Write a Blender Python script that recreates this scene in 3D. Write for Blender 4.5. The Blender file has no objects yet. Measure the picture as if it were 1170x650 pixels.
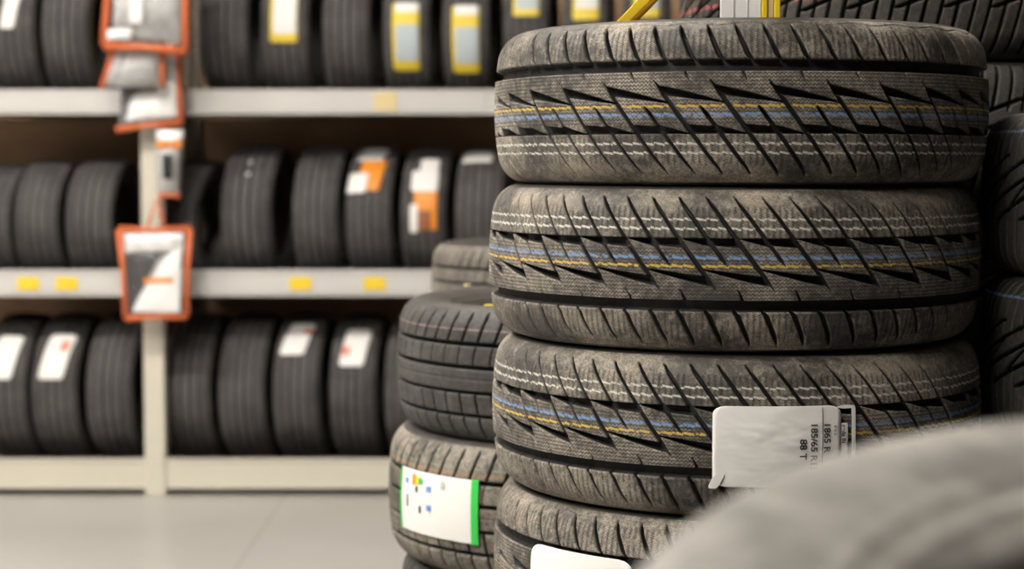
import bpy, math, random
import numpy as np
from mathutils import Vector, Matrix, noise as mnoise
random.seed(5)
PI = math.pi
S = bpy.context.scene
COL = S.collection

# ------------------------------------------------------------------ camera
FPX = 2050.0
CAMZ = 1.35
PITCH = math.atan(140 / FPX)
cd = bpy.data.cameras.new('camera')
cam = bpy.data.objects.new('camera', cd); COL.objects.link(cam)
cam.location = (0, 0, CAMZ); cam.rotation_euler = (PI/2 - PITCH, 0, 0)
cd.sensor_width = 36; cd.lens = FPX / 1170 * 36
cd.clip_start = 0.02; cd.clip_end = 100
cd.dof.use_dof = True; cd.dof.focus_distance = 2.02; cd.dof.aperture_fstop = 4.6
cd.dof.aperture_blades = 7
S.camera = cam
S.view_settings.view_transform = 'Standard'; S.view_settings.look = 'None'
S.view_settings.gamma = 1; S.view_settings.exposure = 0.0
S.view_settings.use_curve_mapping = False

def at(px, py, Y):
    """world point at depth Y seen at photo pixel (px, py)"""
    x = (px-585)/FPX; y = -(py-325)/FPX
    c, s = math.cos(PITCH), math.sin(PITCH)
    d = Vector((x, c+y*s, -s+y*c)); d *= Y/d.y
    return Vector((0, 0, CAMZ)) + d

# ------------------------------------------------------------------ object helpers
def link(name, me, mat=None, parent=None):
    o = bpy.data.objects.new(name, me); COL.objects.link(o)
    if mat is not None:
        me.materials.clear()
        for m in (mat if isinstance(mat, (list, tuple)) else [mat]): me.materials.append(m)
    if parent: o.parent = parent
    return o
def empty(name, loc=(0, 0, 0), rot=(0, 0, 0)):
    o = bpy.data.objects.new(name, None); COL.objects.link(o)
    o.location = loc; o.rotation_euler = rot; o.empty_display_size = .05
    return o
def tag(o, label=None, cat=None, group=None, kind=None):
    if label: o['label'] = label
    if cat: o['category'] = cat
    if group: o['group'] = group
    if kind: o['kind'] = kind
    return o
def mesh(name, v, f, smooth=False, uv=None):
    me = bpy.data.meshes.new(name)
    me.from_pydata([tuple(p) for p in v], [], f); me.update()
    if smooth: me.polygons.foreach_set('use_smooth', [True]*len(me.polygons))
    return me
def grid_mesh(name, P, wrap, uv=None, attr=None, smooth=True, flip=False):
    """P: (rows, cols, 3) numpy"""
    nr, nc, _ = P.shape
    me = bpy.data.meshes.new(name)
    cc = nc if wrap else nc-1
    i = np.arange(nr-1)[:, None]*nc; j = np.arange(cc)[None, :]; j2 = (j+1) % nc
    a, b, c_, d = i+j, i+j2, i+nc+j2, i+nc+j
    F = np.stack([a, b, c_, d], -1).reshape(-1, 4)
    if flip: F = F[:, ::-1]
    nf = len(F)
    me.vertices.add(nr*nc); me.vertices.foreach_set('co', P.astype(np.float32).ravel())
    me.loops.add(nf*4); me.loops.foreach_set('vertex_index', F.astype(np.int32).ravel())
    me.polygons.add(nf); me.polygons.foreach_set('loop_start', np.arange(nf, dtype=np.int32)*4)
    me.polygons.foreach_set('loop_total', np.full(nf, 4, np.int32))
    if smooth: me.polygons.foreach_set('use_smooth', np.ones(nf, bool))
    me.update(calc_edges=True)
    if uv is not None:
        U, V = uv     # (rows, cols) u without wrap; the wrap column gets u + one turn
        l = me.uv_layers.new(name='UVMap')
        uu = np.empty((nf, 4, 2), np.float32)
        J = np.broadcast_to(j, (nr-1, cc)).ravel(); I = np.repeat(np.arange(nr-1), cc)
        turn = uv_turn = (U[0, -1]-U[0, 0])*nc/(nc-1) if wrap else 0
        def g(ii, jj): 
            w = jj >= nc
            jm = jj % nc
            return U[ii, jm]+np.where(w, turn, 0), V[ii, jm]
        for k, (di, dj) in enumerate(((0, 0), (0, 1), (1, 1), (1, 0))):
            x, y = g(I+di, J+dj)
            kk = 3-k if flip else k
            uu[:, kk, 0] = x; uu[:, kk, 1] = y
        l.data.foreach_set('uv', uu.ravel())
    if attr is not None:
        at_ = me.attributes.new('groove', 'FLOAT', 'POINT')
        at_.data.foreach_set('value', attr.astype(np.float32).ravel())
    return me
class MB:
    def __init__(s): s.v = []; s.f = []
    def box(s, x0, x1, y0, y1, z0, z1, M=None):
        n = len(s.v)
        for z in (z0, z1):
            for x, y in ((x0, y0), (x1, y0), (x1, y1), (x0, y1)):
                p = Vector((x, y, z)); s.v.append(M @ p if M else p)
        for q in ((3, 2, 1, 0), (4, 5, 6, 7), (0, 1, 5, 4), (1, 2, 6, 5), (2, 3, 7, 6), (3, 0, 4, 7)):
            s.f.append([n+i for i in q])
        return s
    def tube(s, pts, r, n=8, closed=False):
        pts = [Vector(p) for p in pts]; N = len(pts); base = len(s.v)
        for i, p in enumerate(pts):
            a = pts[(i-1) % N] if closed or i > 0 else p
            b = pts[(i+1) % N] if closed or i < N-1 else p
            t = (b-a).normalized()
            up = Vector((0, 1, 0)) if abs(t.y) < .9 else Vector((1, 0, 0))
            u = t.cross(up).normalized(); w = t.cross(u)
            rr = r[i] if isinstance(r, (list, tuple)) else r
            for k in range(n):
                an = 2*PI*k/n; s.v.append(p+u*math.cos(an)*rr+w*math.sin(an)*rr)
        for i in range(N if closed else N-1):
            A = base+i*n; B = base+((i+1) % N)*n
            for k in range(n): s.f.append([A+k, A+(k+1) % n, B+(k+1) % n, B+k])
        if not closed:
            s.f.append([base+k for k in range(n)][::-1]); s.f.append([base+(N-1)*n+k for k in range(n)])
        return s
    def build(s, name, mat, parent=None, smooth=False, bevel=0):
        o = link(name, mesh(name, s.v, s.f, smooth), mat, parent)
        if bevel:
            b = o.modifiers.new('bevel', 'BEVEL'); b.width = bevel; b.segments = 2
        return o

# ------------------------------------------------------------------ node helpers
class NT:
    def __init__(s, name):
        s.m = bpy.data.materials.new(name); s.m.use_nodes = True
        s.t = s.m.node_tree; s.b = s.t.nodes['Principled BSDF']
    def n(s, typ, **kw):
        x = s.t.nodes.new(typ)
        for k, v in kw.items(): setattr(x, k, v)
        return x
    def L(s, a, b): s.t.links.new(a, b)
    def _in(s, sock, v):
        if isinstance(v, bpy.types.NodeSocket): s.L(v, sock)
        else: sock.default_value = v
    def math(s, op, a, b=0.0, c=0.0, clamp=False):
        x = s.n('ShaderNodeMath', operation=op, use_clamp=clamp)
        s._in(x.inputs[0], a); s._in(x.inputs[1], b); s._in(x.inputs[2], c)
        return x.outputs[0]
    def band(s, v, c, hw, soft):
        """1 where |v-c|<hw with a soft edge"""
        d = s.math('ABSOLUTE', s.math('SUBTRACT', v, c))
        return s.math('DIVIDE', s.math('SUBTRACT', hw, d), soft, clamp=True)
    def mix(s, f, a, b):
        x = s.n('ShaderNodeMix', data_type='RGBA')
        s._in(x.inputs['Factor'], f); s._in(x.inputs['A'], a); s._in(x.inputs['B'], b)
        return x.outputs['Result']
    def noise(s, scale, detail=3, vec=None, rough=.6):
        x = s.n('ShaderNodeTexNoise'); x.inputs['Scale'].default_value = scale
        x.inputs['Detail'].default_value = detail; x.inputs['Roughness'].default_value = rough
        if vec: s.L(vec, x.inputs['Vector'])
        return x.outputs['Fac']
    def ramp(s, v, lo, hi):
        x = s.n('ShaderNodeMapRange', interpolation_type='SMOOTHSTEP'); s._in(x.inputs[0], v)
        x.inputs[1].default_value = lo; x.inputs[2].default_value = hi
        return x.outputs[0]
    def obj(s): return s.n('ShaderNodeTexCoord').outputs['Object']
    def bump(s, h, dist, strength=1.0, normal=None):
        x = s.n('ShaderNodeBump'); x.inputs['Distance'].default_value = dist
        x.inputs['Strength'].default_value = strength; s.L(h, x.inputs['Height'])
        if normal: s.L(normal, x.inputs['Normal'])
        return x.outputs[0]
def c4(r, g, b): return (r, g, b, 1)
def plain(name, col, rough=.5, metal=0, var=.06, scale=30, spec=.5):
    k = NT(name)
    n = k.noise(scale, 3, k.obj())
    lo = c4(*[c*(1-var) for c in col]); hi = c4(*[min(1, c*(1+var)) for c in col])
    k.L(k.mix(n, lo, hi), k.b.inputs['Base Color'])
    k.b.inputs['Roughness'].default_value = rough; k.b.inputs['Metallic'].default_value = metal
    k.b.inputs['Specular IOR Level'].default_value = spec
    return k.m

YEL, BLU, WHT = c4(.62, .43, .07), c4(.19, .33, .58), c4(.62, .60, .53)
def rubber(name, stripes=(), clean=c4(.024, .0225, .020), dust=c4(.42, .368, .295), dustamt=.8, rough=.55,
           sipes=False, groove_col=c4(.006, .0055, .005), patch=.3, hwref=.0945):
    """tread rubber; UV.x counts pitches, UV.y is the height across the tread in metres"""
    k = NT(name)
    uvn = k.n('ShaderNodeUVMap'); uvn.uv_map = 'UVMap'
    sp = k.n('ShaderNodeSeparateXYZ'); k.L(uvn.outputs[0], sp.inputs[0])
    u, v = sp.outputs[0], sp.outputs[1]
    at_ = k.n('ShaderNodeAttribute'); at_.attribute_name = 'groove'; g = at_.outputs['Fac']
    ob = k.obj()
    info = k.n('ShaderNodeObjectInfo')
    off = k.n('ShaderNodeVectorMath', operation='ADD'); k.L(ob, off.inputs[0])
    cmb = k.n('ShaderNodeCombineXYZ'); r7 = k.math('MULTIPLY', info.outputs['Random'], 7.0)
    k.L(r7, cmb.inputs[0]); k.L(r7, cmb.inputs[2]); k.L(cmb.outputs[0], off.inputs[1])
    vec = off.outputs[0]
    n1 = k.noise(9, 4, vec); n2 = k.noise(120, 3, vec)
    df = k.math('MULTIPLY', k.ramp(k.math('ADD', n1, k.math('MULTIPLY', n2, .5)), .55, .95), dustamt)
    df = k.math('ADD', df, .15*dustamt)
    col = k.mix(df, clean, dust)
    # pale specks of dirt
    n3 = k.ramp(k.noise(260, 2, vec), .66, .74)
    n4 = k.ramp(k.noise(7, 2, vec), .5, .62)
    col = k.mix(k.math('MULTIPLY', k.math('MULTIPLY', n3, n4), .55*patch/.3), col, c4(.36, .31, .24))
    n7 = k.ramp(k.noise(420, 2, vec), .38, .62)
    col = k.mix(k.math('MULTIPLY', k.math('SUBTRACT', 1.0, n7), .45), col, c4(.02, .018, .015))
    if sipes:
        n5 = k.ramp(k.noise(4.5, 3, vec), .50, .62); sh5 = k.band(v, -.072, .014, .012); sh6 = k.band(v, .060, .016, .012)
        col = k.mix(k.math('MULTIPLY', k.math('MULTIPLY', n5, k.math('MAXIMUM', sh5, k.math('MULTIPLY', sh6, .4))), .55), col, c4(.30, .25, .185))
    h = None
    if sipes:
        zz = k.math('PINGPONG', v, .0013)
        zz = k.math('DIVIDE', zz, .0013)                       # 0..1 zigzag along v
        t = k.math('ADD', k.math('MULTIPLY', u, 9.0), k.math('MULTIPLY', zz, .42))
        fr = k.math('FRACT', t)
        ln = k.band(fr, .5, .15, .10)
        # shoulder blocks hold the full sipes, the rib between only short ones
        brk = k.ramp(k.noise(55, 1, vec), .36, .42)
        sh = k.math('GREATER_THAN', v, .05)
        ln = k.math('MULTIPLY', ln, k.math('MAXIMUM', brk, 0.0))
        # rib: second family of zigzags running round the tire
        zu = k.math('MULTIPLY', k.math('PINGPONG', k.math('MULTIPLY', u, 14.0), .5), 2.0)
        t2 = k.math('ADD', k.math('DIVIDE', v, .0042), k.math('MULTIPLY', zu, .5))
        l2 = k.band(k.math('FRACT', t2), .5, .20, .10)
        mid = k.band(v, .005, .032, .002)
        l2 = k.math('MULTIPLY', l2, mid)
        ln = k.math('MAXIMUM', k.math('MULTIPLY', ln, k.math('SUBTRACT', 1.0, mid)), l2)
        edge = k.band(v, .004, .077, .004)
        ln = k.math('MULTIPLY', ln, edge)
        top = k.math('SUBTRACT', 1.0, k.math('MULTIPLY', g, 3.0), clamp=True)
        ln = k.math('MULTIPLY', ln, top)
        col = k.mix(k.math('MULTIPLY', ln, .8), col, groove_col)  # shade inside the sipe cuts, put into the colour
        h = k.math('SUBTRACT', 1.0, ln)
    # stripes of marking paint, only on the raised rubber
    rag = k.math('SUBTRACT', k.noise(300, 2, vec), .5)
    zz2 = k.math('MULTIPLY', k.math('SUBTRACT', k.math('FRACT', k.math('MULTIPLY', u, 5.0)), .5), .0020)
    dash = k.math('SUBTRACT', 1.0, k.math('MULTIPLY', k.band(k.math('FRACT', k.math('MULTIPLY', u, 5.0)), .97, .06, .03), .5))
    for (z, hw, sc, op) in stripes:
        w = k.math('ADD', v, k.math('ADD', k.math('MULTIPLY', rag, .0025), zz2))
        b = k.band(w, z, hw, .0006)
        br = k.ramp(k.noise(170, 2, vec), .30, .48)
        b = k.math('MULTIPLY', k.math('MULTIPLY', b, br), op)
        if sipes: b = k.math('MULTIPLY', b, dash)
        b = k.math('MULTIPLY', b, k.math('SUBTRACT', 1.0, k.math('MULTIPLY', g, 4.0), clamp=True))
        col = k.mix(b, col, sc)
    col = k.mix(k.ramp(g, .10, .45), col, groove_col)  # grooves stay free of dust, their shade is also painted in near black
    k.L(col, k.b.inputs['Base Color'])
    k.L(k.math('ADD', rough, k.math('MULTIPLY', df, .3)), k.b.inputs['Roughness'])
    k.b.inputs['Specular IOR Level'].default_value = .45
    nb = k.bump(n2, .0012, .5)
    if h is not None: nb = k.bump(h, .0015, .9, nb)
    k.L(nb, k.b.inputs['Normal'])
    return k.m
def sidewall_mat(name, clean=c4(.022, .021, .020), dust=c4(.12, .108, .09), amt=.5, blotch=0):
    k = NT(name); ob = k.obj()
    n = k.noise(7, 4, ob); n2 = k.noise(90, 3, ob)
    f = k.math('MULTIPLY', k.ramp(k.math('ADD', n, k.math('MULTIPLY', n2, .4)), .5, .95), amt)
    f = k.math('ADD', f, amt*.3)
    if blotch:
        n6 = k.ramp(k.noise(16, 2, ob), .42, .62); f = k.math('MULTIPLY', f, k.math('SUBTRACT', 1.0, k.math('MULTIPLY', n6, blotch)))
    k.L(k.mix(f, clean, dust), k.b.inputs['Base Color'])
    k.b.inputs['Roughness'].default_value = .55
    k.L(k.bump(n2, .001, .4), k.b.inputs['Normal'])
    return k.m

# ------------------------------------------------------------------ tire geometry
R0, HW = .3105, .0945
def profile(z, R=R0, hw=HW):
    a = np.abs(z)/hw*.0945
    r = R - .004*np.minimum(a/.055, 1)**2
    t = np.clip((a-.055)/.0395, 0, 1)
    r = r - .10*np.maximum(a-.055, 0) - .034*(1-np.sqrt(np.maximum(0, 1-t**2.3)))
    return r
def sstep(d, w):       # 1 inside (d<0), 0 outside, soft over w
    return np.clip(.5 - d/w, 0, 1)

def tread_mesh(name, pat, shift, ncol, nrow, npitch, zend=.0905, depth=.0100, R=R0, hw=HW):
    zs = np.linspace(-zend, zend, 4000)*hw/.0945; rr = profile(zs, R, hw)
    s = np.concatenate([[0], np.cumsum(np.hypot(np.diff(zs), np.diff(rr)))])
    z = np.interp(np.linspace(0, s[-1], nrow), s, zs); r = profile(z, R, hw)
    dz = np.gradient(z); dr = np.gradient(r); L = np.hypot(dz, dr)
    nr_, nz_ = dz/L, -dr/L
    zn = z*.0945/hw
    Z = zn[:, None]*np.ones((1, ncol)); q = np.arange(ncol)/ncol*npitch
    sh = shift(zn)/ (2*PI*R/npitch)
    A = q[None, :] + sh[:, None]               # pitch coordinate, true position
    Q = np.broadcast_to(q[None, :], A.shape)   # along the sheared grid
    G = np.clip(pat(Q, A, Z), 0, 1)
    th = A/npitch*2*PI
    rad = r[:, None] - G*depth*nr_[:, None]
    zz = z[:, None] - G*depth*nz_[:, None]
    P = np.stack([rad*np.sin(th), -rad*np.cos(th), zz], -1)
    return grid_mesh(name, P, True, uv=(A, Z), attr=G)

PW = 2*PI*R0/30       # long pitch in metres
def shift_main(z):
    return np.where(z < .0235, .743*(.0235-z), .42*(.0235-z))
def pat_main(Q, A, Z):
    f = Q % 1.0; m = f*PW                    # metres past the long diagonal
    def dist(c, per):                         # metres to nearest line of period per at offset c
        x = (Q-c) % per; return np.minimum(x, per-x)*PW
    G = np.zeros_like(Z)
    W = .0011
    # wide groove round the tire
    G = np.maximum(G, sstep(np.abs(Z-.0398)-.0062, W))
    # long diagonals: thin start, wide middle, run down over the shoulder
    wd = np.interp(Z, [-.085, -.07, -.03, .008, .024], [.0008, .0024, .0030, .0029, .0002])
    G = np.maximum(G, sstep(dist(0, 1.0)-wd, W)*(Z < .024)*(Z > -.083))
    wd2 = np.interp(Z, [-.085, -.07, -.03, -.012, -.005], [.0008, .0024, .0029, .0024, .0003])
    G = np.maximum(G, sstep(dist(.5, 1.0)-wd2, W)*(Z < -.005)*(Z > -.083))
    # upper blade between neighbouring long diagonals
    zu = .0175 - .0195*f**1.25; zl = .0070 - .0092*f
    G = np.maximum(G, sstep(np.maximum(Z-zu, zl-Z), W)*(f < .985))
    # lower blade: bar then taper
    zu2 = np.where(f < .5, -.0258-.003*f*2, -.0262-.0108*(f-.5)*2); zl2 = -.0362
    G = np.maximum(G, sstep(np.maximum(Z-zu2, zl2-Z), W))
    # short notch reaching down from the wide groove
    w3 = np.interp(Z, [.021, .034], [.0002, .0017])
    G = np.maximum(G, sstep(dist(.62, 1.0)-w3, W)*(Z > .021)*(Z < .036)*.7)
    # shoulder grooves
    w4 = np.interp(Z, [.044, .052, .078, .086], [.0018, .0030, .0024, .0004])
    kink = np.interp(Z, [.044, .052], [.05, 0])
    x = (Q+.18-kink) % .5; d = np.minimum(x, .5-x)*PW
    G = np.maximum(G, sstep(d-w4, W)*(Z > .0425)*(Z < .0865))
    # thin zigzag line on the rounded shoulder
    tri = np.abs(((Q*1.0) % 1.0)-.5)*2
    G = np.maximum(G, .22*sstep(np.abs(Z-(.0845+.0035*tri))-.0003, W))
    return G
def shift_b(z): return np.where(z > 0, .12*(z-.09), 0)+np.where(z < 0, .25*z, 0)
def pat_blocks(Q, A, Z):
    G = np.zeros_like(Z); W = .0014; P = 2*PI*R0/64
    for c, h in ((.044, .0022), (.012, .0021), (-.0235, .0021), (-.056, .0022)):
        G = np.maximum(G, sstep(np.abs(Z-c)-h, W))
    x = (Q+.15*np.sin(Z*60)) % 1.0; d = np.minimum(x, 1-x)*P
    G = np.maximum(G, sstep(d-.0019, W)*((Z > .044) & (Z < .087)))
    G = np.maximum(G, sstep(d-.0010, W)*((Z > .012) & (Z < .044))*.6)
    x = (Q+.5+Z*14) % 1.0; d = np.minimum(x, 1-x)*P
    G = np.maximum(G, sstep(d-.0017, W)*((Z < -.0235) & (Z > -.087)))
    G = np.maximum(G, .35*sstep(np.abs(Z+.004)-.0004, W))
    return G
NA = 100
def shift_c(z): return .22*z
def pat_arrow(Q, A, Z):
    G = np.zeros_like(Z); W = .0014; P = 2*PI*R0/NA
    x = Q % 1.0; d = np.minimum(x, 1-x)*P
    G = np.maximum(G, sstep(d-.0017, W)*((np.abs(Z) < .087) & (Z < -.012)))
    G = np.maximum(G, sstep(d-.0017, W)*((np.abs(Z) < .087) & (Z > .030)))
    # oblique grooves crossing the crown
    x = (A/3 - Z*46) % 1.0; d = np.minimum(x, 1-x)*P*3*.34
    G = np.maximum(G, sstep(d-.0019, W)*((Z < .046) & (Z > -.030)))
    x = (A/3 - Z*24 + .4) % 1.0; d = np.minimum(x, 1-x)*P*3*.5
    G = np.maximum(G, sstep(d-.0016, W)*((Z < .030) & (Z > -.014)))
    return G
def pat_ribs(Q, A, Z):
    G = np.zeros_like(Z); W = .0022
    for c in (-.052, -.018, .018, .052):
        G = np.maximum(G, sstep(np.abs(Z-c)-.0032, W))
    x = Q % 1.0; d = np.minimum(x, 1-x)*2*PI*R0/70
    G = np.maximum(G, .5*sstep(d-.0008, .0015)*((np.abs(Z) > .06) & (np.abs(Z) < .086)))
    return G
def sidewall_mesh(name, sgn, R=R0, hw=HW, ncol=160, zend=.0905, bead=.197):
    z0 = zend*hw/.0945; pts = []
    for a in np.linspace(zend, .0945, 6)[:-1]:
        pts.append((float(profile(np.array(a*hw/.0945), R, hw)), a*hw/.0945))
    rs = float(profile(np.array(hw), R, hw))
    # outer wall bulging, with two moulded rings, down to the bead
    for t in np.linspace(0, 1, 26):
        r = rs + (bead+.006-rs)*t
        zz = hw - .020*t**2.2
        if .08 < t < .14: zz += .0004
        if .62 < t < .66: zz += .0016
        if .80 < t < .90: zz += .0012
        pts.append((r, min(zz, hw)))
    pts += [(bead, hw-.024), (bead-.003, hw-.030), (bead+.001, hw-.038), (bead+.012, hw-.036)]
    for t in np.linspace(0, 1, 12):
        ang = t*PI/2
        r = bead+.014 + (R-.017-bead-.014)*math.sin(ang)
        zz = (hw-.012)*math.cos(ang) if t > .25 else hw-.036+.02*t/.25
        if t > .25: zz = (hw-.014)*math.cos((t-.25)/.75*PI/2)
        pts.append((r, max(zz, 0)))
    P = np.array(pts); th = np.linspace(0, 2*PI, ncol, endpoint=False)
    G = np.stack([P[:, 0:1]*np.sin(th), -P[:, 0:1]*np.cos(th), sgn*P[:, 1:2]*np.ones((1, ncol))], -1)
    return grid_mesh(name, G, True, flip=sgn < 0)

M_SW = sidewall_mat('sidewall_rubber')
M_SWD = sidewall_mat('dusty_sidewall_rubber', clean=c4(.07, .067, .062), dust=c4(.27, .255, .23), amt=.9, blotch=.6)
st3 = ((-.0055, .0017, YEL, .9), (-.0150, .0020, BLU, .8), (-.0472, .0015, WHT, .9), (-.0575, .0014, WHT, .9))
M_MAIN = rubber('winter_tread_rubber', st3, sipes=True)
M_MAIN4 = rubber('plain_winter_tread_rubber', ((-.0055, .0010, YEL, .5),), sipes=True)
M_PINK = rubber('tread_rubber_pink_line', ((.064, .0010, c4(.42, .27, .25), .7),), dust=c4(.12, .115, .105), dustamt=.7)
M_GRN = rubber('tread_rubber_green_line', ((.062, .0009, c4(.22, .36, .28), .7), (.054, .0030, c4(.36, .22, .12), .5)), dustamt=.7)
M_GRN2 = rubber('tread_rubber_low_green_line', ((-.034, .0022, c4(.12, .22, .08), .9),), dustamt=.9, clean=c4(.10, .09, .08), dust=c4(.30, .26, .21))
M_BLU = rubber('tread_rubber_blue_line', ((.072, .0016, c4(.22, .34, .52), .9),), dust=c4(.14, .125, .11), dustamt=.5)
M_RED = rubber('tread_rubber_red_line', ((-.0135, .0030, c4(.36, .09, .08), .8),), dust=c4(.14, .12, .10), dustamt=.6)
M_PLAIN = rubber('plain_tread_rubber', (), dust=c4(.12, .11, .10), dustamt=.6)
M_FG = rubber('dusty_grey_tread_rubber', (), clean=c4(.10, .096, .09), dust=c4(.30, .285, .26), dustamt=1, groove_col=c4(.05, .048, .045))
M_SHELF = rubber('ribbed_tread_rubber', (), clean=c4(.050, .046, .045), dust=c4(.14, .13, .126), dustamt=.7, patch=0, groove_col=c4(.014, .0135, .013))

ME_MAIN = tread_mesh('lightning_tread', pat_main, shift_main, 1800, 190, 30)
ME_BLK = tread_mesh('block_tread', pat_blocks, shift_b, 1408, 110, 64)
ME_ARW = tread_mesh('arrow_tread', pat_arrow, shift_c, 1440, 120, NA)
ME_RIB = tread_mesh('ribbed_tread', pat_ribs, lambda z: z*0+.15*z, 560, 90, 70)
ME_SW1 = sidewall_mesh('sidewall', 1); ME_SW2 = sidewall_mesh('sidewall', -1)
for me in (ME_SW1, ME_SW2): me.materials.append(M_SW)
ME_SWF1 = ME_SW1.copy(); ME_SWF2 = ME_SW2.copy()
for me in (ME_SWF1, ME_SWF2): me.materials[0] = M_SWD
def with_mat(me, m):
    c = me.copy(); c.materials.clear(); c.materials.append(m); return c
VARIANTS = {}
def variant(key, me, mat, sw=(ME_SW1, ME_SW2)):
    VARIANTS[key] = (with_mat(me, mat), sw)
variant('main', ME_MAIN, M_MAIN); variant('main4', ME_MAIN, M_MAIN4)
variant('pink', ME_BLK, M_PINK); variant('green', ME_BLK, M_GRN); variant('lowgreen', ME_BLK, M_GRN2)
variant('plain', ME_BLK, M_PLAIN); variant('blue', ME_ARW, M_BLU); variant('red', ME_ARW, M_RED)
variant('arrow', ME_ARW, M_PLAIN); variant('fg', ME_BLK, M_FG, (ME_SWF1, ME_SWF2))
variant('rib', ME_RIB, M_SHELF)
PROTO = {}
def tire(key, loc, rot, label, group=None, sr=1.0, sw=1.0):
    """first use builds a tire with its parts, later uses copy it"""
    if key not in PROTO:
        root = empty('tire'); me, sws = VARIANTS[key]
        kids = [link('tread', me, None, root), link('sidewall', sws[0], None, root), link('sidewall', sws[1], None, root)]
        PROTO[key] = (root, kids)
    else:
        r0, k0 = PROTO[key]; root = r0.copy(); COL.objects.link(root)
        for k in k0:
            c = k.copy(); COL.objects.link(c); c.parent = root
    root.location = loc; root.rotation_euler = rot; root.scale = (sr, sr, sw)
    tag(root, label, 'tire')
    if group: root['group'] = group
    elif 'group' in root: del root['group']
    return root

# ------------------------------------------------------------------ stickers that follow the tread
M_WHITE = plain('label_paper', (.82, .80, .76), .5, var=.04, scale=20)
M_WHITE2 = plain('thin_label_paper', (.55, .55, .52), .6, var=.08)
M_BACK = plain('label_backing_grey', (.32, .30, .28), .6)
M_YEL = plain('yellow_label', (.80, .60, .05), .5)
M_PYEL = plain('pale_yellow_label', (.74, .70, .30), .5)
M_PRY = plain('price_yellow', (.85, .60, .03), .5)
M_PRY2 = plain('faded_price_yellow', (.72, .58, .30), .5)
M_ORG = plain('orange_label', (.80, .27, .02), .5)
M_BRN = plain('brown_label', (.30, .10, .04), .5)
M_REDL = plain('soft_red_print', (.75, .25, .18), .5)
M_GREEN = plain('green_edge', (.03, .55, .07), .5)
M_INK = plain('black_print', (.025, .025, .025), .6)
M_GINK = plain('grey_print', (.25, .26, .25), .6)
M_BLINK = plain('blue_print', (.16, .32, .70), .6)
M_PALE = plain('pale_blue_label', (.50, .56, .58), .5)

class View:
    """maps (th, z) as seen on a lying tire, or (up, side) on a standing tire, to its local space"""
    def __init__(s, mode, phi=0.0): s.mode = mode; s.phi = phi
    def local(s, a, b, lift):
        if s.mode == 'flip': th, z = -(a-s.phi), -b
        elif s.mode == 'lie': th, z = a-s.phi, b
        else: th, z = -b, a           # standing: a = metres to the right, b = angle up
        r = float(profile(np.array(z)))
        dr = (float(profile(np.array(z+.001)))-float(profile(np.array(z-.001))))/.002
        L = math.hypot(1, dr)
        r += lift/L; z -= lift*dr/L
        return Vector((r*math.sin(th), -r*math.cos(th), z))
def patch(name, V, a0, a1, b0, b1, mat, parent, lift=.0012, skew=0.0, rad=.0, n=14, wob=0.0, hole=None, label=None):
    """rounded label sheet. a: horizontal, b: vertical as seen. rad: corner fraction"""
    v = []; f = []; idx = {}
    th_side = V.mode == 'stand'
    def ru(u, w):
        # squeeze rows towards the centre at the corners
        if rad <= 0: return u
        e = min(w, 1-w)
        if e < rad:
            k = rad*(1-math.sqrt(max(0, 1-(1-e/rad)**2)))
            return k + u*(1-2*k)
        return u
    ws = [0, .01, .03, .06, .10]+list(np.linspace(.15, .85, n))+[.90, .94, .97, .99, 1]
    for i, w in enumerate(ws):
        for j in range(n+1):
            u = ru(j/n, w)
            a = a0+(a1-a0)*u + skew*(w-.5); b = b0+(b1-b0)*w
            l = lift
            if wob:
                q_ = Vector((u*3.1+.7, w*3.4, lift*90)); q2 = Vector((u*8+2, w*9, 3))
                l += wob*(1.5*abs(mnoise.noise(q_))+.7*abs(mnoise.noise(q2))+.5*mnoise.noise(q2*2))
            v.append(V.local(a, b, l))
    m = n+1
    for i in range(len(ws)-1):
        for j in range(n): f.append([i*m+j, i*m+j+1, (i+1)*m+j+1, (i+1)*m+j])
    o = link(name, mesh(name, v, f, True), mat, parent)
    if label: o['label'] = label
    so = o.modifiers.new('thick', 'SOLIDIFY'); so.thickness = .0003; so.offset = 1 if False else 0
    return o
def wrap_text(name, V, txt, size, a, b, rot, mat, parent, lift=.0022, k_a=1.0, scx=1.0):
    """flat text mesh laid on the tire, (a, b) in (angle, metres)"""
    cu = bpy.data.curves.new(name, 'FONT'); cu.body = txt; cu.size = size; cu.offset = .0002
    tmp = bpy.data.objects.new(name, cu); COL.objects.link(tmp)
    bpy.context.view_layer.update()
    me = bpy.data.meshes.new_from_object(tmp.evaluated_get(bpy.context.evaluated_depsgraph_get()))
    bpy.data.objects.remove(tmp); 
    c, s = math.cos(rot), math.sin(rot)
    for p in me.vertices:
        x, y = p.co.x*scx, p.co.y
        X, Y = x*c-y*s, x*s+y*c
        p.co = V.local(a+X/R0, b+Y, lift)
    return link(name, me, mat, parent)

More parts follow.
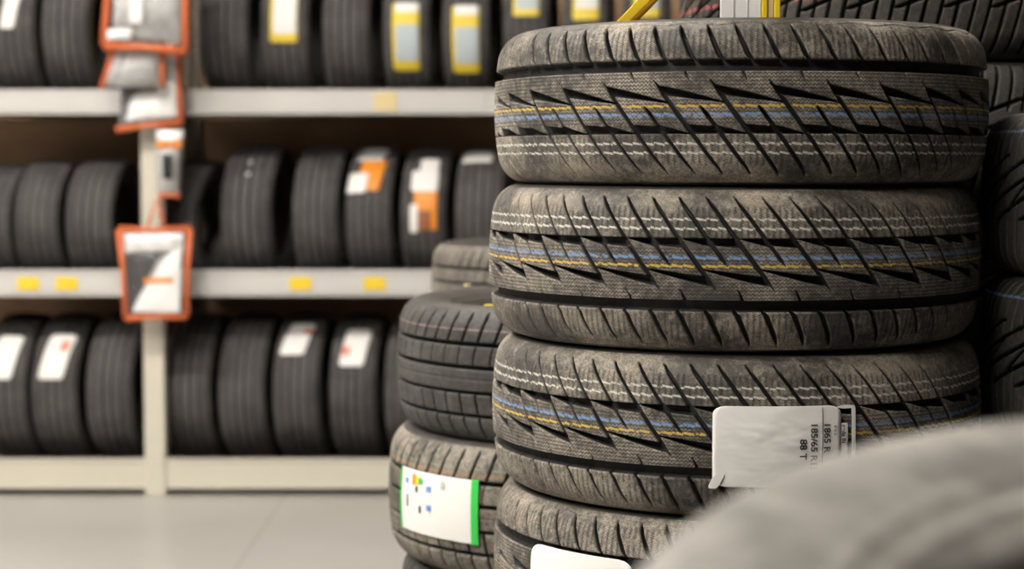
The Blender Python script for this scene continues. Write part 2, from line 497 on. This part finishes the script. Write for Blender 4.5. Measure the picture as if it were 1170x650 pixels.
# ------------------------------------------------------------------ main stack
MX, MY, TW = .284, 2.30, .189
ordn = ['lowest', 'second from the floor', 'third from the floor', 'fourth from the floor', 'fifth from the floor', 'sixth from the floor', 'seventh from the floor']
main_spec = [  # from the top: dx, phi, flip, key, label
    (.004, -.0127, False, 'main', 'topmost winter tire of the tall front stack, yellow bar and white board standing on it'),
    (-.003, .0402, True, 'main', 'winter tire second from the top of the tall front stack, no label on it'),
    (.001, -.135, True, 'main', 'winter tire third down in the tall front stack, white label reading 185/65'),
    (.003, .05, False, 'main4', 'winter tire fourth down in the tall front stack, its white label cut by the frame'),
]
for i in range(8):
    z = (7.5-i)*TW
    if i < 4:
        dx, phi, fl, key, lab = main_spec[i]
        t = tire(key, (MX+dx, MY, z), (0, PI if fl else 0, phi), lab, 'tires in the tall front stack')
        if i == 2: T3, V3 = t, View('flip', phi)
        if i == 3: T4, V4 = t, View('lie', phi)
    else:
        tire('main4', (MX+random.uniform(-.004, .004), MY, z), (0, 0, random.uniform(0, 6)),
             'winter tire %s in the tall front stack' % ordn[7-i], 'tires in the tall front stack')
# white size label on the third tire: seen from x 815..983 and y 467..560
_tt = np.linspace(-1.3, 1.3, 6000)
_pp = 585+FPX*(MX+R0*np.sin(_tt))/(MY-R0*np.cos(_tt))
def th_of(px): return float(_tt[int(np.argmin(np.abs(_pp-px)))])
a0, a1 = th_of(815), th_of(979)
zT = .038; zB = -.053
st = patch('size_label', V3, a0, th_of(962), zB, zT, M_WHITE, T3, lift=.0022, rad=.10, wob=.0009, n=30, label='crumpled white size label with black print')
# right-hand clear-backed strip with rounded frame
fr = patch('label_frame', V3, th_of(958), a1, zT-.004, zT, M_WHITE, st, lift=.0016, rad=.5)
patch('label_frame', V3, th_of(974.5), a1, zB+.02, zT-.003, M_WHITE, st, lift=.0018)
patch('label_strip', V3, th_of(958), th_of(970), zB+.01, zT-.020, M_WHITE, st, lift=.0020, rad=.08)
# folded corner
patch('folded_corner', V3, th_of(813.5), th_of(826), zB-.002, zB+.016, M_WHITE, st, lift=.004, skew=.03, rad=.3)
M_LINE = M_GINK
patch('printed_line', V3, th_of(940.2), th_of(940.9), zB+.01, zT-.002, M_INK, st, lift=.0036)
wrap_text('size_print', V3, '185/65 R15', .0105, th_of(927.5), .0195, -PI/2, M_INK, st, lift=.0040, scx=1.12)
wrap_text('code_print', V3, '1865 R', .0105, th_of(942.3), .0195, -PI/2, M_INK, st, lift=.0040, scx=1.12)
wrap_text('load_print', V3, '88 T', .0110, th_of(915), .0015, -PI/2, M_INK, st, lift=.0040, scx=1.12)
wrap_text('small_print', V3, 'reda Bi', .0065, th_of(962.5), .016, -PI/2, M_INK, st, lift=.0040, scx=1.1)
wrap_text('small_print', V3, 'den c', .0050, th_of(953.5), .016, -PI/2, M_GINK, st, lift=.0040)
# label on the fourth tire
patch('paper_label', V4, th_of(605), th_of(722), -.075, .043, M_WHITE, T4, lift=.0016, rad=.12, wob=.0003, label='white paper label running off the picture')

# ------------------------------------------------------------------ second stack (left, behind)
SX, SY = .126, 2.92
H = .1133
zs_ = 0
low = 4; lowh = .722/4
for i in range(4):
    tire('plain', (SX+.0+random.uniform(-.004, .004), SY, (i+.5)*lowh), (0, 0, random.uniform(0, 6)),
         'block-tread tire %s in the stack left of the tall one' % ordn[i], 'tires in the stack behind the front stack', sr=1.0, sw=lowh/.189)
w2 = .205
tB = tire('green', (SX-.014, SY-.01, .722+w2/2), (0, 0, .3), 'block-tread tire with a green-edged energy label, left of the tall front stack',
     'tires in the stack behind the front stack', sr=1.01, sw=w2/.189)
tA = tire('pink', (SX, SY, .722+w2*1.5), (0, 0, 0), 'block-tread tire topping the stack left of the tall one, faint pink line round it',
     'tires in the stack behind the front stack', sr=1.01, sw=w2/.189)
# energy label; photo x 457..547 , y 577..650
cB = at(585, 325, 1); VB = View('lie', .3)
def thB(px, dep=2.72):     # angle on tire B seen at pixel px
    best = min(np.linspace(-1.5, 1.2, 2000), key=lambda t: abs(585+FPX*((SX-.014)+.3136*math.sin(t))/((SY-.01)-.3136*math.cos(t))-px))
    return float(best)
b0, b1 = thB(459), thB(547)
lb = patch('energy_label', VB, b0, b1, -.040, .048, M_WHITE, tB, lift=.003, n=22, wob=.0003, label='white energy label with green edge')
patch('green_strip', VB, thB(539), thB(547.3), -.0405, .0485, M_GREEN, lb, lift=.0045)
patch('green_strip', VB, b0-.004, b0+.012, -.0405, .047, M_GREEN, lb, lift=.0038)
for (p0, p1, z0, z1, m) in ((472, 475.5, .028, .043, M_ORG), (475.5, 479, .029, .041, M_YEL), (479, 483, .031, .039, M_GREEN),
                            (464.5, 467.5, .028, .035, M_BLINK), (488, 493, .022, .030, M_BLINK), (488.5, 493.5, -.004, .004, M_BLINK),
                            (476, 478, .018, .026, M_INK), (480, 482, -.010, .000, M_INK), (466, 467.5, -.005, .012, M_GINK),
                            (504, 508, .030, .040, M_WHITE2)):
    patch('printed_mark', VB, thB(p0), thB(p1), z0, z1, m, lb, lift=.0045, n=4)
# yellow and beige spots on its upper sidewall
for (px, py, r, m) in ((559, 349, .008, M_YEL), (534, 327, .006, M_PRY2), (531, 343, .009, M_PRY2)):
    # ray to the plane of the sidewall
    d = at(px, py, 1)-Vector((0, 0, CAMZ)); zt = .722+w2*2-.001; k = (zt-CAMZ)/d.z; p = Vector((0, 0, CAMZ))+d*k
    rr = math.hypot(p.x-SX, p.y-SY)
    q = (p-Vector((SX, SY, zt)))/1.01
    t_ = np.clip(((R0-.042)-math.hypot(q.x, q.y))/(R0-.042-.203), 0, 1)
    zl = HW-.020*t_**2.2+.0030
    v = [Vector((q.x+r*math.cos(a), q.y+r*math.sin(a), zl)) for a in np.linspace(0, 2*PI, 16, endpoint=False)]
    n_ = len(v); v += [p_-Vector((0, 0, .004)) for p_ in v]
    me = mesh('paint_dot', v, [list(range(n_))]+[[i, i+n_, (i+1) % n_+n_, (i+1) % n_] for i in range(n_)])
    link('paint_dot', me, m, tA)['label'] = 'small yellow paint dot' if m is M_YEL else 'pale paint dot'

# ------------------------------------------------------------------ third stack (further back)
for i in range(6):
    tire('lowgreen' if i == 5 else 'plain', (.112+(0 if i == 5 else random.uniform(-.01, .01)), 4.2, (i+.5)*.194), (0, 0, i*1.3),
         'brownish dusty tire topping the far floor stack, green line round it, before the shelves' if i == 5 else
         'black tire %s in the far floor stack close to the shelves' % ordn[i], 'tires in the far floor stack', sr=.97, sw=.194/.189)

# ------------------------------------------------------------------ right-hand stacks
wr = .2016
for i in range(7):
    lab = {6: 'black tire on top of the right-hand stack, blue line round its upper shoulder',
           5: 'dark tire second from the top of the right-hand stack, half lost in shadow'}.get(i, 'dark tire %s in the right-hand stack at the edge of the picture' % ordn[i])
    tire('blue' if i > 3 else 'arrow', (.908, 2.25, (i+.5)*wr), (0, 0, .2+i*1.7), lab, 'tires in the right-hand stack', sw=wr/.189)
wb = .2136
for i in range(8):
    lab = {7: 'large black tire topping the back right stack, red line round it, cut by the frame',
           6: 'large dark tire just under the topmost tire of the back right stack'}.get(i,
           'dark tire %s in the wide back right stack' % (ordn+[''])[i])
    tire('red' if i == 7 else 'arrow', (.640, 2.925, (i+.5)*wb), (0, 0, i*2.1), lab, 'tires in the back right stack', sr=1.185, sw=wb/.189)

# ------------------------------------------------------------------ foreground tires
FX, FY = .33, .545
tilts = [0, .02, .045, .075, .11, .145]
h = 0; cz = []; base = .97/5
z = 0
for i in range(6):
    if i < 5:
        w_ = .1945
        tire('fg', (FX+.02, FY+.04-.008*i, (i+.5)*w_), (0, 0, i*.9), 'dusty grey tire %s in the stack right beside the camera' % ordn[i], 'tires in the near stack', sw=w_/.189)
tf = tire('fg', (.325, .545, 1.35-.163-.0945+.018), (.12, -.046, .4), 'large blurred grey tire in the near foreground at lower right', 'tires in the near stack', sw=1.0)

# ------------------------------------------------------------------ shelving rack
LY = 7.22
M_CREAM = plain('cream_painted_steel', (.62, .58, .48), .45, var=.04, scale=6)
M_LIP = plain('white_shelf_lip', (.60, .58, .55), .4, var=.04, scale=4)
M_BRKT = plain('brown_grey_steel', (.16, .13, .09), .5, var=.2)
kbp = NT('brown_back_panel'); nb_ = kbp.noise(3, 5, kbp.obj())
kbp.L(kbp.mix(nb_, c4(.32, .19, .11), c4(.62, .41, .25)), kbp.b.inputs['Base Color']); kbp.b.inputs['Roughness'].default_value = .8
M_PANEL = kbp.m
M_DECK = plain('dark_shelf_deck', (.10, .085, .07), .6, var=.2)
PXP = at(177, 400, LY).x             # post
BAY = 2.62
posts = [PXP-BAY, PXP, PXP+BAY]
rack = empty('shelving_rack', (PXP, LY, 0))
tag(rack, 'long cream steel rack with three white-lipped shelves of tires along the back wall', 'shelving')
def rbox(name, x0, x1, y0, y1, z0, z1, mat, bevel=.002, label=None, parent=rack):
    m = MB().box(x0-PXP, x1-PXP, y0-LY, y1-LY, z0, z1)
    o = m.build(name, mat, parent, bevel=bevel)
    if label: o['label'] = label
    return o
for k, x in enumerate(posts):
    rbox('upright', x-.042, x+.042, LY-.03, LY+.05, 0, 2.6, M_CREAM, .006)
    # rear upright with punched slots
    m = MB()
    xs = x-PXP
    m.box(xs-.055, xs-.035, .80, .84, 0, 2.6); m.box(xs+.035, xs+.055, .80, .84, 0, 2.6); m.box(xs-.010, xs+.010, .80, .84, 0, 2.6)
    for j in range(64): m.box(xs-.055, xs+.055, .802, .838, .02+j*.04, .036+j*.04)
    m.build('slotted_upright', M_BRKT, rack)
levels = [(.029, .151, .09), (.811, .917, .84), (1.540, 1.639, 1.57)]
for li, (z0, z1, dk) in enumerate(levels):
    for k in range(2):
        x0, x1 = posts[k]+.042, posts[k+1]-.042
        m = MB()
        m.box(x0-PXP, x1-PXP, -.018, .0, z0, z1); m.box(x0-PXP, x1-PXP, -.024, -.017, z1-.012, z1); m.box(x0-PXP, x1-PXP, -.024, -.017, z0, z0+.010)
        o = m.build('shelf_lip', M_CREAM if li == 0 else M_LIP, rack, bevel=.002)
        rbox('shelf_deck', x0, x1, LY+.002, LY+.80, dk-.02, dk, M_DECK, .001)
    for x in posts:
        rbox('shelf_bracket', x-.03, x+.03, LY+.05, LY+.80, z0+.01, dk-.021, M_BRKT, .001)
for k in range(2):
    x0, x1 = posts[k], posts[k+1]
    for j, (za, zb) in enumerate(((.0, .80), (.81, 1.53), (1.54, 2.6))):
        rbox('back_panel', x0+.003, x1-.003, LY+.85, LY+.87, za, zb, M_PANEL, .001)
def lip_tag(px, py, w, h, mat, lab=None):
    c = at(px, py, LY-.026)
    o = MB().box(-w/2, w/2, -.002, .004, -h/2, h/2).build('price_label', mat, rack, bevel=.0005)
    o.location = (c.x-PXP, c.y-LY, c.z)
    o['label'] = lab or 'yellow price label'
for px in (32, 76, 343, 428): lip_tag(px, 324, .088, .052, M_PRY)
lip_tag(440, 116, .090, .075, M_PRY2, 'pale yellow price label')
# white paper rail in the lips
for (x0, x1, py, hh) in ((2, 132, 324, .07), (222, 490, 324, .07), (222, 555, 116, .07), (0, 128, 116, .07)):
    a = at(x0, py, LY-.022); b = at(x1, py, LY-.022)
    o = MB().box(0, b.x-a.x, -.001, .003, -hh/2, hh/2).build('price_rail', M_LIP, rack); o.location = (a.x-PXP, a.y-LY, a.z)

# ------------------------------------------------------------------ shelved tires
def shelf_tire(px, row, rad, width, label, yaw=-.10, dy=0.0, spin=None):
    dk = levels[row][2]
    Yc = LY+.035+rad+dy
    X = (px-585)/FPX*(LY+.12+dy)
    g = ['tires on the bottom shelf', 'tires on the middle shelf', 'tires on the top shelf'][row]
    t = tire('rib', (X, Yc, dk+rad), (0, PI/2, yaw), label, g, sr=rad/R0, sw=width/.189)
    return t
VS = View('stand')
def lab_rect(t, s0, s1, e0, e1, mat, skew=0, rad=.12, lift=.003, name='tire_label', label=None, parent=None):
    """s: metres sideways (-.09 .. .09), e: angle above the middle in degrees"""
    return patch(name, VS, s0, s1, math.radians(e0), math.radians(e1), mat, parent or t, lift=lift, skew=skew, rad=rad, n=8, label=label)
# bottom row
B = [(12, .196, 'bottom-shelf tire cut by the picture edge at left, tall white label on it'),
     (70, .196, 'bottom-shelf tire left of the cream post with a slanted white and red label'),
     (133, .20, 'bottom-shelf tire without label, just left of the cream post'),
     (222, .196, 'bottom-shelf tire without label, just right of the cream post'),
     (284, .196, 'bottom-shelf tire without label, left neighbour of the one with the short white label'),
     (346, .196, 'bottom-shelf tire with a short white label bending over its top'),
     (411, .196, 'bottom-shelf tire with a white label, nearest to the floor stacks')]
bt = []
for px, w, lab in B:
    bt.append(shelf_tire(px, 0, .312, w, lab))
bt.append(shelf_tire(474, 0, .312, .196, 'bottom-shelf tire almost hidden behind the left-hand floor stack'))
l = lab_rect(bt[0], -.045, .055, 12, 48, M_WHITE, skew=.025); 
l = lab_rect(bt[1], -.045, .06, 12, 50, M_WHITE, skew=.03, label='white label with soft red print'); lab_rect(bt[1], .02, .052, 34, 43, M_REDL, name='printed_mark', lift=.0045, parent=l, skew=.006)
l = lab_rect(bt[5], -.055, .045, 31, 62, M_WHITE, skew=.03); lab_rect(bt[5], .02, .05, 50, 56, M_REDL, name='printed_mark', lift=.0045, parent=l)
l = lab_rect(bt[6], -.045, .055, 22, 55, M_WHITE, skew=.02); lab_rect(bt[6], -.045, -.015, 30, 38, M_REDL, name='printed_mark', lift=.0045, parent=l)
# middle row
Mr = [(-2, .25, .19, 'middle-shelf tire cut by the left edge of the picture'),
      (53, .26, .19, 'middle-shelf tire above the two yellow price labels at left'),
      (113, .262, .20, 'middle-shelf tire just left of the cream post, wide and unlabelled'),
      (222, .258, .185, 'dark narrow middle-shelf tire half behind the lowest hanging pouch'),
      (292, .29, .215, 'tallest tire on the middle shelf, pale dots down its tread'),
      (370, .287, .19, 'plain middle-shelf tire between the tallest one and the first orange-labelled one'),
      (431, .287, .19, 'middle-shelf tire with an orange and white label at its top'),
      (493, .284, .19, 'middle-shelf tire with a long white and orange label, above the far floor stack'),
      (556, .284, .20, 'middle-shelf tire with a white label at its top, partly behind the tall front stack')]
mt = []
for i, (px, r, w, lab) in enumerate(Mr): mt.append(shelf_tire(px, 1, r, w, lab, yaw=-.12 if i != 3 else -.3, dy=.03 if i == 3 else 0))
l = lab_rect(mt[6], -.055, .052, 52, 72, M_WHITE2, skew=.02, label='white label above orange one'); l2 = lab_rect(mt[6], -.045, .055, 22, 52, M_ORG, skew=.02, rad=.05, label='orange label'); lab_rect(mt[6], -.085, -.005, 20, 38, M_WHITE, parent=l2, skew=.01, lift=.005, name='label_panel')
l = lab_rect(mt[7], -.02, .055, 41, 56, M_WHITE, label='white label'); l2 = lab_rect(mt[7], -.05, .06, 22, 42, M_WHITE, lift=.004, label='white label')
l3 = lab_rect(mt[7], -.035, .06, -10, 22, M_ORG, rad=.04, label='orange label'); lab_rect(mt[7], -.05, -.018, -12, 11, M_WHITE, lift=.005, name='label_panel', parent=l3); lab_rect(mt[7], -.018, .035, -10, 6, M_BRN, lift=.0045, name='label_panel', parent=l3, rad=.04)
lab_rect(mt[8], -.075, .04, 52, 68, M_WHITE, label='white label')
for e in (34, 47): lab_rect(mt[4], -.005, .012, e, e+3.5, M_WHITE2, name='pale_dot', rad=.5)
# top row
Tt = [(-28, .19, 'top-shelf tire mostly cut by the left edge of the picture'),
      (30, .19, 'top-shelf tire at far left with a small white tag'),
      (90, .20, 'top-shelf tire partly behind the hanging pouches, left of the post'),
      (268, .205, 'top-shelf tire without label, first right of the post'),
      (337, .20, 'top-shelf tire with a short pale yellow label at the frame edge'),
      (406, .20, 'top-shelf tire without label, between two yellow-labelled ones'),
      (474, .195, 'top-shelf tire with long yellow and white label, farther from the tall front stack'),
      (541, .195, 'top-shelf tire with long yellow and white label, right beside the tall front stack'),
      (609, .19, 'leftmost top-shelf tire seen over the tall front stack, label cut by the frame'),
      (676, .19, 'top-shelf tire seen over the tall front stack, label pale pink above yellow'),
      (744, .19, 'top-shelf tire seen over the tall front stack, behind the yellow bar')]
tt = []
for px, w, lab in Tt: tt.append(shelf_tire(px, 2, .315, w, lab, yaw=-.10))
lab_rect(tt[1], -.03, .03, 0, 26, M_WHITE, skew=.02, label='small white tag')
def ylab(t, lo, hi, split, off=0, parts=((0, .16, M_YEL), (.16, .68, M_PALE), (.68, .86, M_YEL), (.86, 1, M_WHITE))):
    base = lab_rect(t, -.052+off, .055+off, lo, hi, M_YEL, rad=.05, label='yellow and white label')
    for a, b, m in parts:
        if m is not M_YEL: lab_rect(t, -.040+off, .052+off, lo+(hi-lo)*a, lo+(hi-lo)*b, m, rad=.05, lift=.0045, name='label_panel', parent=base)
ylab(tt[4], -10, 30, 0, parts=((.15, .9, M_WHITE),))
ylab(tt[6], -32, 19, 0); ylab(tt[7], -34, 17, 0)
ylab(tt[8], 9, 45, 0, parts=((.14, .95, M_PALE),)); ylab(tt[9], 6, 45, 0, parts=((.22, .6, M_WHITE),)); ylab(tt[10], 8, 40, 0, parts=((.2, .6, M_PALE),))

# ------------------------------------------------------------------ hanging clear pouches with orange piping
M_OP = plain('orange_piping', (.72, .17, .06), .4, var=.1)
M_SILV = NT('crumpled_silver_film')
k = M_SILV; nn = k.noise(22, 4, k.obj(), .7)
k.L(k.mix(k.ramp(nn, .35, .65), c4(.70, .68, .67), c4(.88, .87, .85)), k.b.inputs['Base Color']); k.b.inputs['Roughness'].default_value = .25
k.b.inputs['Metallic'].default_value = .1; k.L(k.bump(nn, .006, .6), k.b.inputs['Normal']); M_SILV = k.m
M_DARKF = plain('dark_grey_fabric', (.16, .155, .16), .6, var=.3)
M_CARD = plain('white_card', (.86, .85, .83), .5)
k = NT('clear_plastic'); 
tr = k.n('ShaderNodeBsdfTransparent'); gl = k.n('ShaderNodeBsdfGlossy'); gl.inputs['Roughness'].default_value = .02
lw = k.n('ShaderNodeFresnel'); lw.inputs[0].default_value = 1.45
ms = k.n('ShaderNodeMixShader'); k.L(k.math('ADD', lw.outputs[0], .04), ms.inputs[0]); k.L(tr.outputs[0], ms.inputs[1]); k.L(gl.outputs[0], ms.inputs[2])
nn = k.noise(25, 3, k.obj()); k.L(k.bump(nn, .02, .7), gl.inputs['Normal'])
k.L(ms.outputs[0], k.t.nodes['Material Output'].inputs['Surface']); M_CLEAR = k.m
def pillow(name, c, Yc, depth, mat, parent, org, n=10, inset=0):
    """quad bag body: four corner points (bl, br, tr, tl), puffed both sides"""
    v = []; f = []
    for side in (-1, 1):
        for i in range(n+1):
            for j in range(n+1):
                a, b = i/n, j/n
                p = (c[0]*(1-b)+c[1]*b)*(1-a)+(c[3]*(1-b)+c[2]*b)*a
                puff = (math.sin(PI*a)*math.sin(PI*b))**.5*depth/2
                v.append(Vector((p.x, p.y+side*puff, p.z))-org)
    m = n+1
    for s_ in (0, 1):
        o_ = s_*m*m
        for i in range(n):
            for j in range(n):
                q = [o_+i*m+j, o_+i*m+j+1, o_+(i+1)*m+j+1, o_+(i+1)*m+j]
                f.append(q if s_ == 0 else q[::-1])
    return link(name, mesh(name, v, f, True), mat, parent)
def pouch(quad, Y, label, content, depth=.05, piping=(0, 1, 2, 3), r=.014):
    c = [at(px, py, Y) for px, py in quad]; org = at((quad[2][0]+quad[3][0])/2, quad[2][1], Y)
    root = empty('pouch', org); tag(root, label, 'pouch', 'hanging pouches with orange piping')
    pillow('clear_cover', c, Y, depth, M_CLEAR, root, org)
    cen = (c[0]+c[1]+c[2]+c[3])/4
    for (q, d, off, mat, nm) in content:
        cc = []
        for a, b in q:
            p = (c[0]*(1-a)+c[1]*a)*(1-b)+(c[3]*(1-a)+c[2]*a)*b
            cc.append(p+Vector((0, off, 0)))
        pillow(nm, cc, Y, d, mat, root, org, n=12)
    for e in piping:
        a, b = c[e], c[(e+1) % 4]; mid = (a+b)/2+(cen-(a+b)/2)*.03
        MB().tube([a-org, mid-org, b-org], [r*1.15, r*.85, r*1.15], 10).build('piping', M_OP, root, True)['label'] = 'orange piping'
    return root
Yp = LY-.16
full = ((.03, .03), (.97, .03), (.97, .97), (.03, .97))
p1 = pouch([(119, 52), (212, 59), (214, -70), (125, -72)], Yp-.10, 'largest clear pouch with orange piping, topmost on the post, cut by the frame',
           [(((.1, .1), (.93, .08), (.93, .95), (.1, .95)), .03, 0, M_SILV, 'silver_fabric'), (((.32, .22), (.48, .22), (.52, .95), (.26, .95)), .02, -.03, M_CARD, 'white_tag'),
            (((.05, .05), (.34, .07), (.34, .17), (.05, .15)), .02, -.028, M_CARD, 'card')], r=.016)
p2 = pouch([(116, 101), (186, 99), (186, 45), (131, 45)], Yp-.04, 'white-filled pouch below the topmost one, its left edge slanting',
           [(((.25, .02), (.95, .02), (.97, .97), (.3, .97)), .03, 0, M_CARD, 'white_fabric'), (((.02, .05), (.25, .05), (.35, .97), (.12, .97)), .02, 0, M_SILV, 'silver_fabric')], piping=(1, 3), r=.011)
p3 = pouch([(133, 148), (207, 140), (204, 62), (140, 64)], Yp+.04, 'pouch with white and grey contents hanging over the upper shelf lip',
           [(((.03, .05), (.35, .05), (.5, .9), (.05, .9)), .03, -.004, M_DARKF, 'grey_fabric'), (((.15, .1), (.92, .1), (.92, .55), (.15, .5)), .03, -.012, M_CARD, 'white_card'), (((.6, .1), (.95, .1), (.95, .97), (.62, .97)), .03, -.016, M_SILV, 'silver_fabric')], piping=(0, 1), r=.012)
p4 = pouch([(181, 224), (206, 224), (211, 146), (177, 146)], Yp+.05, 'narrow white carded pouch between the other pouches, orange band across it',
           [(full, .02, 0, M_CARD, 'white_card'), (((.05, .70), (.95, .70), (.95, .82), (.05, .82)), .008, -.014, M_ORG, 'orange_band'), (((.25, .25), (.65, .25), (.65, .62), (.25, .62)), .012, -.016, M_INK, 'dark_hook')], piping=(0,), r=.009)
p5 = pouch([(144, 364), (213, 362), (217, 261), (136, 262)], Yp, 'lowest hanging clear pouch with orange piping, in front of the middle shelf lip',
           [(((.05, .05), (.5, .05), (.62, .95), (.06, .95)), .03, 0, M_DARKF, 'grey_fabric'), (((.12, .08), (.9, .06), (.9, .8), (.55, .66)), .02, -.018, M_CARD, 'white_card'),
            (((.08, .74), (.92, .74), (.92, .95), (.08, .95)), .03, -.016, M_SILV, 'crumpled_film'), (((.34, .40), (.80, .40), (.80, .455), (.34, .455)), .006, -.030, M_ORG, 'printed_line')], r=.012)
# loop on the lowest pouch
o = p5.location
lp = [at(x, y, Yp)-Vector(o) for x, y in ((168, 263), (172, 248), (179, 228), (184, 246), (190, 263))]
MB().tube(lp, .006, 8).build('hanging_loop', M_OP, p5, True)
# clip strip the pouches hang from
a = at(180, -80, Yp+.10); b = at(180, 250, Yp+.10)
strip = MB()
strip.box(a.x-.012, a.x+.012, a.y-.002, a.y+.002, b.z, a.z)
so = empty('clip_strip', (a.x, a.y, b.z)); tag(so, 'narrow hanging strip in front of the cream post that carries the pouches', 'clip strip')
MB().box(-.012, .012, -.002, .002, 0, a.z-b.z).build('strip', plain('pink_brown_strip', (.35, .20, .15), .4), so, bevel=.0005)
for pz in (p1, p2, p3, p4, p5):
    l_ = pz.location
    MB().tube([(0, 0, 0), (a.x-l_.x, a.y-.006-l_.y, .012)], .0025, 6).build('hook', M_BRKT, pz)
hk = MB()
hk.tube([(0, .002, a.z-b.z-.01), (0, LY-.0295-a.y, a.z-b.z-.01)], .004, 6)
hk.build('hook', M_BRKT, so)

# ------------------------------------------------------------------ small yellow-framed placard standing on the topmost tire
M_YS = plain('yellow_painted_metal', (.88, .62, .02), .35, var=.04)
M_YS2 = plain('ochre_painted_metal', (.68, .36, .02), .4, var=.05)
YS = 2.058; ZB = 8*TW-.0040
bs = at(888, 0, YS)
std = empty('display_frame', (bs.x, YS, ZB)); tag(std, 'small white board in a yellow frame with slanting bar, standing on the topmost front tire', 'placard')
def P(px, py, y=YS):
    q = at(px, py, y); return Vector((q.x-bs.x, y-YS, q.z-ZB))
def vbox(nm, x0, x1, mat, y=0, d=.010, z0=.0, py=-95):
    a, b = P(x0, 0), P(x1, py); return MB().box(a.x, b.x, y-d/2, y+d/2, z0, b.z).build(nm, mat, std, bevel=.001)
vbox('pole', 884.5, 892, M_YS); vbox('inner_pole', 870.5, 877, M_YS)
vbox('backing_strip', 877.3, 884.2, M_PRY2, d=.005)
o = vbox('board', 823, 870.3, M_CARD, d=.005, z0=.004); o['label'] = 'white board'
for px in (838, 854): 
    q = P(px, 0); MB().box(q.x-.0005, q.x+.0005, -.0032, -.0024, .006, P(px, -93).z).build('board_crease', M_WHITE2, o)
MB().box(P(823, 0).x, P(892, 0).x, -.012, .012, .0, .0018).build('foot', M_YS, std, bevel=.001)
def bar(A, Bv, w, d, mat, nm):
    L_ = (Bv-A).length; t = (Bv-A).normalized(); up = (Vector((0, 1, 0))-t*t.y).normalized(); s_ = t.cross(up)
    Mx = Matrix(((t.x, up.x, s_.x, A.x), (t.y, up.y, s_.y, A.y), (t.z, up.z, s_.z, A.z), (0, 0, 0, 1)))
    MB().box(0, L_, -d/2, d/2, -w/2, w/2, Mx).build(nm, mat, std, bevel=.001)
yb = 2.115
bar(P(699, 38, yb), P(826, -92), .011, .010, M_YS, 'slanting_bar')
bar(P(708, 39, yb+.012), P(838, -93, YS+.012), .009, .010, M_YS2, 'slanting_bar')
MB().box(P(820, 0).x, P(892, 0).x, -.006, .016, P(800, -98).z, P(800, -90).z).build('crossbar', M_YS, std, bevel=.001)

# ------------------------------------------------------------------ room
k = NT('polished_concrete'); ob = k.obj()
n1 = k.noise(1.1, 5, ob); n2 = k.noise(14, 4, ob)
col = k.mix(n1, c4(.42, .40, .37), c4(.56, .535, .50)); col = k.mix(k.math('MULTIPLY', k.ramp(n2, .55, .8), .25), col, c4(.33, .31, .28))
sp = k.n('ShaderNodeSeparateXYZ'); k.L(ob, sp.inputs[0])
jx = k.math('FRACT', k.math('DIVIDE', k.math('ADD', sp.outputs[0], 1.92), 2.0)); jy = k.math('FRACT', k.math('DIVIDE', k.math('ADD', sp.outputs[1], 1.2), 4.0))
jl = k.math('MAXIMUM', k.band(jx, .5, .0025, .001), k.band(jy, .5, .0012, .0006))
col = k.mix(k.math('MULTIPLY', jl, .5), col, c4(.22, .20, .18))
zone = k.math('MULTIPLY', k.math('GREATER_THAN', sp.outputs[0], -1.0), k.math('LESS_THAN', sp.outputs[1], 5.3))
col = k.mix(zone, col, c4(.05, .048, .045))      # unseen dark area, added to cut floor bounce onto the stacks
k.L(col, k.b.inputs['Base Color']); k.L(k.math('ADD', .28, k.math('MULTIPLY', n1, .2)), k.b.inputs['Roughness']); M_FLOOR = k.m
def struct(name, x0, x1, y0, y1, z0, z1, mat):
    o = MB().box(x0, x1, y0, y1, z0, z1).build(name, mat); o['kind'] = 'structure'; return o
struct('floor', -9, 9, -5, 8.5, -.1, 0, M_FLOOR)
struct('wall_back', -9, 9, 8.3, 8.5, 0, 5, plain('grey_brown_wall', (.30, .25, .20), .8))
struct('ceiling', -9, 9, -5, 8.5, 5, 5.1, plain('ceiling_paint', (.55, .53, .50), .8))

# ------------------------------------------------------------------ light: ceiling tube fittings
def emit(name, col, st):
    k = NT(name); k.b.inputs['Base Color'].default_value = c4(.8, .8, .8)
    k.b.inputs['Emission Color'].default_value = c4(*col); k.b.inputs['Emission Strength'].default_value = st
    return k.m
M_TUBE = emit('tube_light', (1.0, .95, .885), 106)
M_FIT = plain('white_fitting', (.7, .7, .68), .4)
def fitting(x, y, ln, lab, along='x'):
    r = empty('ceiling_light', (x, y, 4.98)); 
    if along == 'y': r.rotation_euler.z = PI/2
    tag(r, lab, 'ceiling light', 'ceiling lights')
    MB().box(-ln/2-.05, ln/2+.05, -.15, .15, -.10, .0).build('housing', M_FIT, r, bevel=.005)
    MB().box(-ln/2, ln/2, -.13, .13, -.125, -.101).build('diffuser', M_TUBE, r)
fitting(-1.6, 3.4, 2.6, 'ceiling light over the aisle, right of the pair facing the rack')
fitting(-4.8, 3.4, 2.6, 'ceiling light over the aisle, left of the pair facing the rack')
fitting(-3.0, .6, 2.6, 'ceiling light over the near part of the aisle, level with the camera')
fitting(-2.8, -1.3, 2.6, 'ceiling light behind the camera')
W = bpy.data.worlds.new('hall_light'); S.world = W; W.use_nodes = True
W.node_tree.nodes['Background'].inputs[0].default_value = (1.0, .94, .86, 1); W.node_tree.nodes['Background'].inputs[1].default_value = .02
